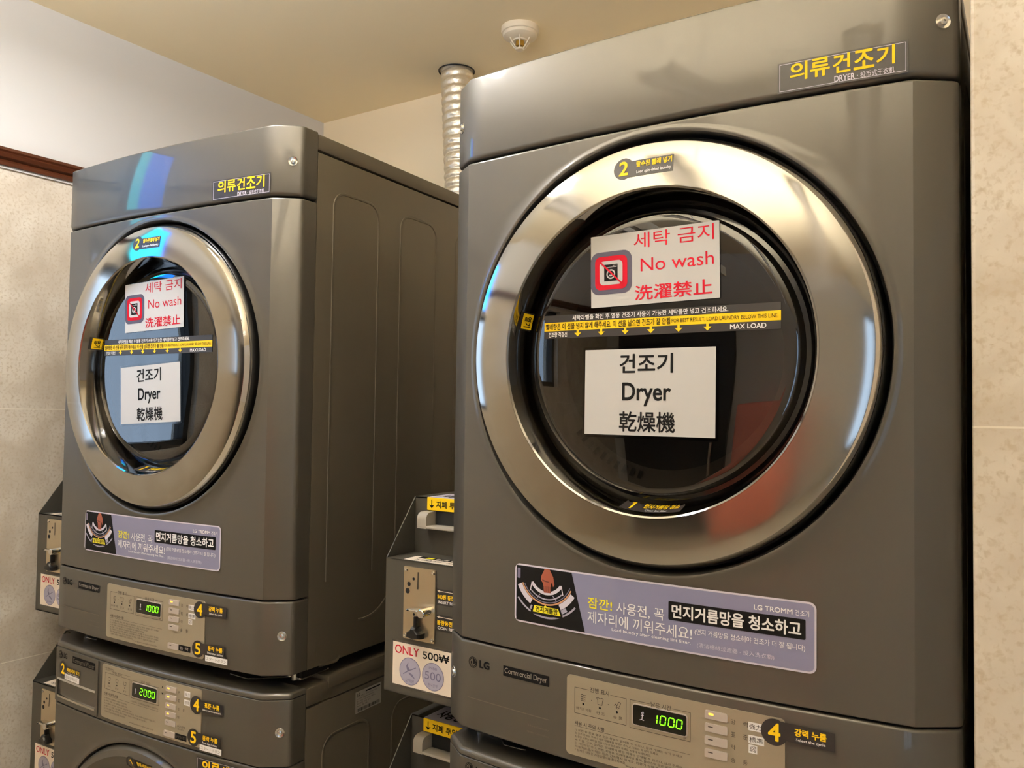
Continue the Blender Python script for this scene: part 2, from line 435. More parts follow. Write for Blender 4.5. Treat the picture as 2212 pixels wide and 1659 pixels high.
def shell(mb, z0, z1, rl, rh, m, back=.0795, hole=None):
    P = outline(back); n = len(P); pr = edge_prof(z0, z1, rl, rh)
    ia = [i for i, p in enumerate(P) if abs(abs(p[0])-A) < 1e-6]
    vs = []; fs = []
    for z, d in pr: vs += [(x, y, z) for x, y in inset(P, d)]
    for j in range(len(pr)-1):
        mid = hole and pr[j+1][0]-pr[j][0] > .05
        for i in range(n-1):
            if mid and ia[0] <= i < ia[1]: continue
            fs.append((j*n+i, j*n+i+1, (j+1)*n+i+1, (j+1)*n+i))
    fs += [tuple(range(n)), tuple(range((len(pr)-1)*n, len(pr)*n))[::-1]]
    mb.add(vs, fs, m)
    if hole:
        zc, rh_ = hole; zl, zu = z0+rl, z1-rh
        xs = [P[i][0] for i in range(ia[0], ia[1]+1)]
        out = [(x, zu) for x in xs] + [(-A, zu+(zl-zu)*i/70) for i in range(1, 70)] + [(x, zl) for x in reversed(xs)] + [(A, zl+(zu-zl)*i/70) for i in range(1, 70)]
        N = len(out); vs = []; fs = []
        ca = [math.atan2(z-zc, x) for x, z in out]
        K = 8; ro = rh_+.010
        for k in range(K+1):
            t = k/K
            for (x, z), a in zip(out, ca):
                u, v = x+(ro*cos(a)-x)*t, z+(zc+ro*sin(a)-z)*t
                vs.append((u, bow(u), v))
        for r, dy in ((rh_+.007,-.0012),(rh_+.004,-.0016),(rh_+.0015,-.0006),(rh_,.003),(rh_-.001,.010),(rh_-.0015,.05)):
            for a in ca: vs.append((r*cos(a), bow(r*cos(a))+dy, zc+r*sin(a)))
        for k in range(K+6):
            for i in range(N):
                j = (i+1) % N; fs.append((k*N+i, k*N+j, (k+1)*N+j, (k+1)*N+i))
        mb.add(vs, fs, m)
def screw(parent, x, z, zb, s=1):
    """countersunk screw on the chamfered corner"""
    sg = 1 if x > 0 else -1
    nx, ny = sg*.0301, -(B-A); l = math.hypot(nx, ny); nx, ny = nx/l, ny/l
    y = bow(x); m = MB(); prof = [(.0085,.0004),(.0082,.0012),(.0070,.0006),(.0048,.0002),(.0046,.0016),(.0036,.0032),(.0014,.0036),(.0012,.0020),(0,.0020)]
    vs = []; n = 24; tx, ty = -ny, nx
    for r, h in prof:
        for i in range(n):
            a = 2*pi*i/n; vs.append((x+nx*h+tx*r*cos(a), y+ny*h+ty*r*cos(a), z+r*sin(a)))
    m.add(vs, [(j*n+i, j*n+(i+1)%n, (j+1)*n+(i+1)%n, (j+1)*n+i) for j in range(len(prof)-1) for i in range(n)], SCREW)
    return m.build('screw', parent, zb)
def ridge(mb, pts, x, m, w=.006, h=.0016):
    """pressed rib on a side sheet: pts in (y, z)"""
    sec = [(-w/2, 0), (-w*.3, h*.75), (0, h), (w*.3, h*.75), (w/2, 0)]
    vs = []; fs = []
    for i, p in enumerate(pts):
        a = pts[max(i-1, 0)]; b = pts[min(i+1, len(pts)-1)]; l = math.hypot(b[0]-a[0], b[1]-a[1])
        ny, nz = -(b[1]-a[1])/l, (b[0]-a[0])/l
        for s_, hh in sec: vs.append((x+(hh-.0003)*(1 if x > 0 else -1), p[0]+ny*s_, p[1]+nz*s_))
    for i in range(len(pts)-1):
        for k in range(4): fs.append((i*5+k, i*5+k+1, i*5+k+6, i*5+k+5))
    mb.add(vs, fs, m)
def arcpts(cy, cz, r, a0, a1, n=8): return [(cy+r*cos(radians(a0+(a1-a0)*i/n)), cz+r*sin(radians(a0+(a1-a0)*i/n))) for i in range(n+1)]
def ribs(mb, zt, zb):
    for sx in (B, -B):
        for y0, y1 in ((.125,.2535),(.324,.4485),(.5255,.65)):
            z1 = zt
            p = [(y0, zb)] + [(y0, zb+(z1-.03-zb)*i/6) for i in range(1, 7)] + arcpts(y0+.03, z1-.03, .03, 180, 90) + arcpts(y1-.03, z1-.03, .03, 90, 0) + [(y1, z1-.03+(zb-z1+.03)*i/6) for i in range(1, 7)]
            if y0 == .324: p = arcpts(.23, zb+.005, .094, 260, 360, 12) + p[2:]
            ridge(mb, p, sx, SIDE)
        ridge(mb, [(.102,zb-.08),(.102,zb-.13)], sx, SIDE, .008, .0010)
        ridge(mb, [(.110,zb-.148),(.15,zb-.150)] + arcpts(.155,zb-.142,.008,-90,0,4), sx, SIDE, .007, .0010)

def step_sticker(name, parent, zb, P, cu, cv, r, tu0, tv0, tu1, tv1, num, line1, line2, b1, b2, nb=None, lean=0.0):
    """round black number badge with a black tag to its right"""
    m = MB(); m.disc(P, cu, cv, r, 1, STB)
    m.poly(P, [(cu+r*.4, tv0+lean), (tu1, tv0), (tu1, tv1), (cu+r*.4, tv1+lean)], 1.5, STB)
    nb = nb or (cu-r*.42, cv-r*.62, cu+r*.42, cv+r*.66)
    m.text(P, num, *nb, 3, YEL, .02)
    m.text(P, line1, *b1, 3, YEL, .025); m.text(P, line2, *b2, 3, WHITE, .012)
    return m.build(name, parent, zb, smooth=False)
def logo(m, P, u, v, r, tu1, th):
    """round badge and two letters"""
    m.disc(P, u, v, r, 1, INKB); m.arc(P, u, v, r*.80, r*.86, 20, 340, 2, FAINT)
    m.stroke(P, [(u-r*.05, v+r*.5), (u-r*.05, v-r*.4), (u+r*.35, v-r*.4)], r*.14, 2, FAINT)
    m.arc(P, u, v, r*.52, r*.64, 90, 360, 2, FAINT); m.disc(P, u-r*.33, v+r*.28, r*.12, 2, FAINT, n=12)
    m.text(P, 'LG', u+r*1.6, v-th/2, tu1, v+th/2, 1, INKB, .03)
SEG = {'0':'abcdef','1':'bc','2':'abged'}
def digits(m, P, s, u0, v0, w, h, gaps):
    t = h*.13
    for ch, u in zip(s, gaps):
        sl = h*.12
        def q(a, b): return (u0+u+a*w+sl*b*.8, v0+b*h)
        segs = {'a':((.12,1),(.88,1)),'d':((.12,0),(.88,0)),'g':((.12,.5),(.88,.5)),'f':((0,.55),(0,.95)),'e':((0,.05),(0,.45)),'b':((1,.55),(1,.95)),'c':((1,.05),(1,.45))}
        for k in SEG[ch]: m.stroke(P, [q(*segs[k][0]), q(*segs[k][1])], t, 3, LED)
def button(parent, zb, u0, v0, u1, v1, on):
    m = MB(); P = on_front(.0012)
    m.rrect(on_front(), u0-.0009, v0-.0009, u1+.0009, v1+.0009, .0022, .0011, INKD, h0=0.0)
    m.rrect(P, u0, v0, u1, v1, .0018, .0022, BTN, h0=-.001)
    Q = on_front(.0034); cu = u0+(u1-u0)*.26; cv = (v0+v1)/2+.0012
    if on: m.rrect(Q, cu-.0026, cv-.0013, cu+.0036, cv+.0013, .0008, .5, LAMPON)
    else: m.rrect(Q, cu-.003, cv-.0006, cu+.003, cv+.0006, .0003, .5, INKD)
    return m.build('button', parent, zb)

# ------------------------------------------------------------------ dryer
ZT, Z1, Z2, Z0 = 1.965, 1.8366, 1.130, 1.0011
ZR = 1.5419
def make_dryer():
    zb = .9766
    root = empty('dryer', (0,0,zb))
    b = lambda mb, name, par=root, **k: mb.build(name, par, zb, **k)
    m = MB()                                            # cabinet with pressed ribs and under-feet
    m.box(-B, .0815, Z0, B, .762, 1.9290, SIDE, bev=.002)
    ribs(m, 1.868, 1.150)
    b(m, 'cabinet')
    m = MB(); m.box(-B, .0805, 1.9325, B, .765, 1.9625, SIDE, bev=.0035); b(m, 'top_cover')
    m = MB(); shell(m, Z1+.0022, ZT, .007, .003, PAINT); tp = b(m, 'top_panel')
    for s_ in (-1, 1): screw(tp, s_*.3285, 1.9005, zb)
    m = MB(); shell(m, Z2+.0016, Z1-.0012, .0016, .003, PAINT, hole=(ZR, .2800)); fp = b(m, 'front_panel')
    m = MB(); shell(m, Z0, Z2-.0014, .004, .0035, PAINT); cp = b(m, 'control_panel')
    for s_ in (-1, 1): screw(cp, s_*.3285, 1.0705, zb)
    # seams: dark core behind the joints
    m = MB(); m.box(-B+.012, .055, Z0+.01, B-.012, .0812, 1.958, SLOT); b(m, 'seam_core')
    # name sticker on the top panel
    P = on_front(.0008); m = MB()
    u0, v0, u1, v1 = .1578, 1.8432, .2965, 1.8796
    m.rrect(P, u0, v0, u1, v1, 0, 1, STB); m.frame(P, u0+.0022, v0+.002, u1-.0022, v1-.002, .0006, 2, LILAC)
    for ch, a_, b_ in zip('의류건조기', (.1722,.1948,.2195,.2414,.2649), (.1909,.2153,.2373,.2620,.2829)): m.text(P, ch, a_, 1.8560, b_, 1.8770, 3, YEL, .017)
    m.text(P, 'DRYER', .2207, 1.8460, .2421, 1.8526, 3, LILAC, .02); m.disc(P, .2450, 1.8490, .0006, 3, LILAC, n=10)
    m.text(P, '投币式干衣机', .2480, 1.8457, .2828, 1.8525, 3, LILAC, .008)
    m.build('name_sticker', tp, zb, smooth=False)
    # ---- door
    m = MB(); m.lathe([(.2735,.075),(.2748,.03),(.2745,.010),(.2735,.0050),(.2722,.0035)], RUBBER, (0,0,ZR), 'Y', 160); dr = b(m, 'door')
    m = MB(); m.lathe([(.2722,.0035),(.2719,.0010),(.2712,-.0018),(.2662,-.0084)], CHROME, (0,0,ZR), 'Y', 160); m.build('chrome_rim', dr, zb)
    m = MB(); m.lathe([(.2662,-.0084),(.2655,-.0088),(.2470,-.0122),(.2280,-.0147),(.2096,-.0166)], BRUSH, (0,0,ZR), 'Y', 192); m.build('brushed_ring', dr, zb)
    m = MB(); m.lathe([(.2096,-.0166),(.2086,-.0167),(.2064,-.0150),(.2042,-.0090),(.1945,.0275)], CONE, (0,0,ZR), 'Y', 160)
    m.lathe([(.1945,.0275),(.1905,.0310),(.1845,.0300)], BLACK, (0,0,ZR), 'Y', 160); m.build('bezel', dr, zb)
    m = MB(); m.lathe([(.1850,.0300),(.1842,.0180),(.1825,.0130),(.1790,.0108),(.1700,.0102),(.0850,.0100),(.0005,.0100)], SMOKE, (0,0,ZR), 'Y', 128); m.build('glass', dr, zb)
    # load line sticker on the glass
    P = on_plane(.0097); m = MB()
    sk = lambda u: .0000 - .006*(u)                    # slight fall to the right as stuck on
    Q = lambda u, v, h: P(u, v+.0000, h)
    m.rrect(Q, -.1625, 1.5655, .1606, 1.5975, .001, 1, STB); m.rrect(Q, -.1625, 1.5757, .1606, 1.5875, 0, 2, YEL)
    m.text(Q, '세탁라벨을 확인 후 열풍 건조기 사용이 가능한 세탁물만 넣고 건조하세요.', -.1185, 1.5893, .0975, 1.5962, 3, WHITE, .012)
    m.text(Q, '빨래량은 이 선을 넘지 않게 해주세요. 이 선을 넘으면 건조가 잘 안됨', -.1598, 1.5775, .0225, 1.5860, 4, INKB, .012)
    m.text(Q, 'FOR BEST RESULT, LOAD LAUNDRY BELOW THIS LINE.', .0248, 1.5785, .1575, 1.5842, 4, INKB)
    m.text(Q, '건조량 적정선', -.1555, 1.5673, -.1265, 1.5740, 3, WHITE, .012); m.text(Q, 'MAX LOAD', .1000, 1.5677, .1435, 1.5735, 3, WHITE, .014)
    for u in (-.110,-.0745,-.0395,-.0035,.0340,.0715):
        m.poly(Q, [(u-.0016,1.5762),(u-.0016,1.5722),(u-.0052,1.5722),(u,1.5672),(u+.0052,1.5722),(u+.0016,1.5722),(u+.0016,1.5762)], 3, YEL)
    m.build('load_line_sticker', dr, zb, smooth=False)
    # stickers on the ring and on the bezel
    R = lambda u, v, h: (u, -.0088-.0079*(.2662-math.hypot(u, v-ZR))/.0566-.0008-h, v)
    step_sticker('step_sticker', dr, zb, R, -.0330, 1.7790, .0142, -.025, 1.7665, .0345, 1.7880, '2', '탈수된 빨래 넣기', 'Load spin-dried laundry', (-.0150,1.7785,.0325,1.7862), (-.0145,1.7690,.0320,1.7742))
    def K(u, v, h):                                     # u: angle as arc length at the foot of the cone, v: depth from 0 (front) to 1
        a = -pi/2+u/.2; r = .2040-.0090*v-h; return (r*cos(a), -.0085+.0350*v, ZR+r*sin(a))
    m = MB(); m.rrect(K, -.040, .10, .042, .92, .012, 1, STB, step=.006)
    m.text(K, '1', -.031, .22, -.024, .84, 3, YEL, .03); m.text(K, '먼지거름망 청소', -.012, .44, .036, .86, 3, YEL, .02); m.text(K, 'Clean lint filter', -.006, .18, .024, .34, 3, WHITE)
    m.build('filter_sticker', dr, zb, smooth=False)
    def K2(u, v, h):
        a = pi*.915+u/.2; r = .2040-.0090*v-h; return (r*cos(a), -.0085+.0350*v, ZR+r*sin(a))
    m = MB(); m.rrect(K2, -.010, .15, .016, .9, .004, 1, STB, step=.006); m.rrect(K2, -.008, .3, .014, .85, .002, 2, YEL, step=.006)
    m.text(K2, '열기', -.004, .42, .011, .76, 3, INKB, .02); m.build('handle_sticker', dr, zb, smooth=False)
    # ---- drum and lint filter behind the glass
    m = MB(); m.lathe([(.1845,.034),(.205,.10),(.255,.16),(.258,.60),(.12,.66),(.001,.66)], DRUM, (0,0,ZR), 'Y', 96)
    dm = b(m, 'drum')
    for a in (20, 140, 260):
        mm = MB(); c_, s_ = cos(radians(a)), sin(radians(a))
        mm.tube([(c_*.245, .2, ZR+s_*.245), (c_*.238, .40, ZR+s_*.238), (c_*.245, .6, ZR+s_*.245)], .022, DRUM, n=12); mm.build('lifter', dm, zb)
    m = MB(); m.lathe([(.186,.040),(.178,.046),(.150,.056),(.146,.060),(.146,.075)], FILTER, (0,0,ZR), 'Y', 96)
    for k in range(10):
        a = radians(220+k*4.2); r0, r1, w = .1585, .1690, .0026
        tx, tz = -sin(a)*w, cos(a)*w
        m.add([(r*cos(a)+q*tx, .0440+(.178-r)*.36, ZR+r*sin(a)+q*tz) for r, q in ((r0,-1),(r1,-1),(r1,1),(r0,1))], [(0,1,2,3)], SLOT)
    b(m, 'lint_filter')
    # ---- banner on the front panel
    P = on_front(.0010); m = MB()
    u0, v0, u1, v1 = -.2030, 1.1716, .2016, 1.2520
    m.rrect(P, u0, v0, u1, v1, .008, 1, LILAC); m.rrect(P, u0+.0022, v0+.0022, u1-.0022, v1-.0022, .0065, 2, LAV, step=.02)
    Pk = [(u0+.0030, v1-.003), (u0+.0030, v0+.003), (-.0893, v0+.0022), (-.1106, v1-.0022)]
    for i in range(6):                                   # dark picture, cut into strips so that it follows the bow
        ua, ub = i/6, (i+1)/6
        top = lambda t: Pk[0][0]+(Pk[3][0]-Pk[0][0])*t
        bot = lambda t: Pk[1][0]+(Pk[2][0]-Pk[1][0])*t
        m.poly(P, [(bot(ua), v0+.0024), (bot(ub), v0+.0024), (top(ub), v1-.0024), (top(ua), v1-.0024)], 3, STB if False else INKB)
    cu, cv = -.1500, 1.2450
    m.arc(P, cu, cv, .0600, .0625, 220, 318, 4, LAV2); m.arc(P, cu, cv, .0530, .0585, 242, 305, 4, LAV2)
    m.arc(P, cu, cv, .0450, .0525, 205, 240, 4.5, LILAC); m.arc(P, cu, cv, .0450, .0525, 296, 328, 4.5, LILAC)
    m.arc(P, cu, cv, .0425, .0445, 205, 333, 4.5, ORNG); m.arc(P, cu, cv, .0400, .0412, 208, 336, 4.6, LAV3)
    m.arc(P, cu, cv, .0260, .0305, 214, 326, 5, LILAC); m.arc(P, cu, cv, .0355, .0372, 226, 312, 5, LAV2)
    m.stroke(P, [(cu-.0235,cv-.0150),(cu-.0265,cv-.0275)], .0014, 5, LILAC); m.stroke(P, [(cu+.0235,cv-.0150),(cu+.0265,cv-.0275)], .0014, 5, LILAC)
    m.stroke(P, [(cu-.010,cv-.030),(cu-.015,cv-.036)], .001, 5, LAV2); m.stroke(P, [(cu+.010,cv-.030),(cu+.016,cv-.036)], .001, 5, LAV2)
    hx = cu+.001                                        # the printed hand reaching down to the filter
    m.poly(P, [(hx-.004,1.2495),(hx+.004,1.2495),(hx+.010,1.2400),(hx+.012,1.2300),(hx+.010,1.2265),(hx+.008,1.2330),(hx+.0065,1.2300),(hx+.0065,1.2180),(hx-.005,1.2175),(hx-.0065,1.2300),(hx-.010,1.2340),(hx-.0095,1.2390)], 6, SKINP)
    for k in range(4): m.stroke(P, [(hx-.0050+k*.0034,1.2265),(hx-.0045+k*.0034,1.2185)], .0009, 7, SKIND)
    m.poly(P, [(hx-.008,1.2350),(hx+.004,1.2330),(hx+.002,1.2315),(hx-.007,1.2330)], 7, SKIND)
    m.poly(P, [(-.1722,1.1970),(-.1265,1.1970),(-.1225,1.1865),(-.1765,1.1865)], 7, INKB)
    m.poly(P, [(-.1690,1.1985),(-.1535,1.1985),(-.1510,1.2010),(-.1485,1.1985),(-.1305,1.1985),(-.1265,1.1895),(-.1715,1.1895)], 8, YEL2)
    m.text(P, '먼지거름망', -.1665, 1.1905, -.1310, 1.1978, 9, INKB, .02)
    m.rrect(P, -.1985, 1.2320, -.1935, 1.2460, .001, 4, LAV3)
    m.text(P, '잠깐!', -.0852, 1.2075, -.0500, 1.2215, 4, YEL2, .012); m.text(P, '사용전, 꼭', -.0436, 1.2055, .0215, 1.2210, 4, WHITE, .004)
    m.text(P, '제자리에 끼워주세요!', -.0855, 1.1880, .0575, 1.2035, 4, WHITE, .004)
    m.rrect(P, .0272, 1.2087, .1900, 1.2318, .0018, 3.5, INKB); m.text(P, '먼지거름망을 청소하고', .0320, 1.2122, .1850, 1.2283, 5, WHITE, .022)
    m.text(P, 'LG TROMM', .1322, 1.2358, .1755, 1.2415, 4, WHITE, .016); m.text(P, '건조기', .1785, 1.2350, .1938, 1.2418, 4, WHITE)
    m.text(P, '(먼지 거름망을 청소해야 건조가 더 잘 됩니다)', .0610, 1.1948, .1895, 1.2030, 4, WHITE)
    m.text(P, 'Load laundry after cleaning lint filter.', -.0500, 1.1815, .0560, 1.1868, 4, WHITE, .004)
    m.text(P, '(清洁棉绒过滤器 - 投入洗衣物)', .0640, 1.1800, .1555, 1.1865, 4, LILAC)
    m.build('banner_sticker', fp, zb, smooth=False)
    # ---- control panel
    P = on_front(.0006)
    m = MB(); logo(m, P, -.2778, 1.0990, .0080, -.2472, .0102); m.build('maker_badge', cp, zb, smooth=False)
    m = MB(); m.rrect(P, -.2220, 1.0915, -.1446, 1.1058, .0006, 1, INKB); m.text(P, 'Commercial Dryer', -.2195, 1.0935, -.1475, 1.1035, 2, GREYT)
    m.rrect(P, -.2870, 1.0470, -.1436, 1.0482, 0, 1, FAINT)
    m.text(P, 'Ultra Capacity', -.1780, 1.0316, -.1440, 1.0346, 1, FAINT); m.text(P, 'Quiet Operation', -.1800, 1.0228, -.1440, 1.0258, 1, FAINT)
    m.build('type_plate', cp, zb, smooth=False)
    m = MB(); m.rrect(on_front(), -.1160, 1.0115, .1676, 1.1152, .0055, .0016, FACE, h0=-.001)
    P = on_front(.0017)
    def fbox(u0, v0, u1, v1, t0, t1):
        m.rrect(P, u0, v0, u0+.0006, v1, 0, 1, INKD); m.rrect(P, u1-.0006, v0, u1, v1, 0, 1, INKD); m.rrect(P, u0, v0, u1, v0+.0006, 0, 1, INKD)
        m.rrect(P, u0, v1-.0006, t0, v1, 0, 1, INKD); m.rrect(P, t1, v1-.0006, u1, v1, 0, 1, INKD)
    fbox(-.1038, 1.0668, -.0282, 1.1008, -.0825, -.0510); fbox(-.0236, 1.0656, .0566, 1.1010, .0035, .0330)
    m.text(P, '진행 표시', -.0805, 1.0985, -.0530, 1.1048, 1, INKD, .01); m.text(P, '남은 시간', .0050, 1.0975, .0318, 1.1038, 1, INKD, .01)
    for k in range(3):
        u = -.0905+k*.0245; m.disc(P, u, 1.0808, .0015, 1, INKB, n=14)
        if k < 2: m.disc(P, u+.0122, 1.0880, .0006, 1, INKD, n=8)
    for k in range(4): m.stroke(P, [(-.0940,1.0850+k*.0024),(-.0918,1.0858+k*.0024),(-.0896,1.0846+k*.0024),(-.0872,1.0856+k*.0024)], .0008, 1, INKD)
    m.stroke(P, [(-.0710,1.0930),(-.0690,1.0940),(-.0660,1.0925),(-.0630,1.0940),(-.0612,1.0928),(-.0620,1.0905),(-.0628,1.0850),(-.0690,1.0850),(-.0692,1.0905),(-.0710,1.0930)], .0007, 1, INKD)
    m.stroke(P, [(-.0455,1.0885),(-.0430,1.0910),(-.0420,1.0880),(-.0390,1.0940),(-.0362,1.0935),(-.0378,1.0885),(-.0430,1.0862),(-.0405,1.0850),(-.0380,1.0872)], .0007, 1, INKD)
    m.text(P, '배기관 막힘', -.1010, 1.0722, -.0790, 1.0760, 1, INKD); m.text(P, '건 조', -.0710, 1.0722, -.0588, 1.0762, 1, INKD); m.text(P, '송 풍', -.0468, 1.0722, -.0340, 1.0762, 1, INKD)
    m.text(P, '분', .0475, 1.0668, .0510, 1.0698, 1, INKD)
    m.text(P, '사용 시 주의 사항', -.1030, 1.0515, -.0590, 1.0570, 1, INKD, .01); m.rrect(P, -.1030, 1.0502, .0560, 1.0506, 0, 1, INKD)
    tl = ['1) 운전 중 문을 열면 건조 성능이 떨어질 수 있으니, 문의 개폐는 삼가 주세요.', '2) 건조 전에는 주머니 속의 내용물을 꺼내어 주시고, 지퍼는 꼭 잠가 주세요.', '3) 젖은 의류는 세탁물 양을 나누어 건조하여 주세요. 사용에 주의하세요.',
          '4) 기름, 고무, 실리콘, 인쇄물이 묻은 의류는 변형될 수 있으니, 삼가 주세요.', '5) 가연성인 신나, 벤젠, 휘발유, 드라이클리닝 용제, 플라스틱 등은 넣지 마세요.', '  자동차용품/카페트 등은 건조하지 마세요. 의류가 상할 수 있습니다.', '* 상세한 내용은 사용설명서를 참조하세요.']
    for k, s_ in enumerate(tl):
        w = (.150,.118,.108,.150,.150,.140,.074)[k]; v = 1.0470-k*.0043; m.text(P, s_, -.1025, v-.0034, -.1025+w, v, 1, INKD)
    m.text(P, 'www.lgcommerciallaundry.co.kr', -.0290, 1.0148, .0440, 1.0180, 1, INKD)
    for k, (a_, b_) in enumerate((('강','력'),('표','준'),('약',''),('송','풍'))):
        v = 1.0990-k*.0148
        m.text(P, a_, .1060, v-.0012, .1112, v+.0045, 1, INKD)
        if b_: m.text(P, b_, .1202, v-.0012, .1254, v+.0045, 1, INKD)
    for s_, u, v, w in (('強力',.1262,1.0950,.0165),('標準',.1264,1.0800,.0180),('弱',.1266,1.0690,.0100)):
        m.rrect(P, u, v, u+w, v+.0098, 0, 1.5, WHITE); m.text(P, s_, u+.0012, v+.0016, u+w-.0012, v+.0082, 3, INKD)
    m.rrect(P, .1030, 1.0185, .1338, 1.0292, 0, 1, INKB); m.text(P, '동 작', .1060, 1.0212, .1290, 1.0266, 3, BTN)
    m.build('faceplate', cp, zb, ang=25)
    m = MB(); m.rrect(on_front(), -.0198, 1.0705, .0532, 1.0976, .0035, .0030, BTN, h0=.001)
    m.rrect(on_front(), -.0185, 1.0718, .0519, 1.0963, .0028, .0034, LCD, h0=.001)
    P = on_front(.0036); digits(m, P, '1000', 0, 1.0792, .0068, .0108, (.0070,.0180,.0290,.0392))
    m.arc(P, -.0050, 1.0875, .0012, .0020, 20, 220, 2, LILAC, n=10); m.stroke(P, [(-.0045,1.0900),(-.0060,1.0800),(-.0090,1.0790)], .0010, 2, LILAC)
    m.stroke(P, [(-.0075,1.0850),(-.0035,1.0856)], .0008, 2, LILAC); m.stroke(P, [(-.0055,1.0795),(-.0030,1.0795)], .0010, 2, LILAC)
    m.build('display', cp, zb)
    for k in range(4): button(cp, zb, .0746, 1.0986-k*.0151, .1022, 1.1084-k*.0151, k == 0)
    button(cp, zb, .0746, 1.0184, .1024, 1.0290, False)
    P = on_front(.0026)
    step_sticker('step_sticker', cp, zb, P, .1560, 1.0990, .0152, .16, 1.0900, .2212, 1.1104, '4', '강력 누름', 'Select the cycle', (.1785,1.0995,.2125,1.1080), (.1800,1.0932,.2115,1.0972), lean=.002)
    step_sticker('step_sticker', cp, zb, P, .1536, 1.0288, .0150, .16, 1.0210, .2190, 1.0400, '5', '동작 누름', 'Press start button', (.1790,1.0298,.2140,1.0382), (.1780,1.0240,.2150,1.0278))
    m = MB(); m.rrect(P, .1729, 1.0105, .2266, 1.0208, 0, 1.8, WHITE); m.text(P, 'スタートボタン', .1760, 1.0128, .2235, 1.0184, 3, GREYT); m.build('start_sticker', cp, zb, smooth=False)
    # stacking brackets and feet under the dryer
    for s_ in (-1, 1):
        m = MB(); m.box(s_*.300-.022, .088, .9770, s_*.300+.022, .16, .982, SCREW, bev=.001); m.box(s_*.318-.004, .090, .981, s_*.318+.004, .155, 1.004, DARK); m.tube([(s_*.31,.084,.979),(s_*.31,.084,.990)], .006, SCREW)
        m.tube([(s_*.30,.095,.9785),(s_*.24,.040,.9800),(s_*.20,.036,.9830)], .0011, SCREW, n=6)
        b(m, 'stacking_bracket')
    m = MB(); m.box(-.27, .12, .9766, .27, .74, Z0+.002, DARK); b(m, 'base')
    return root

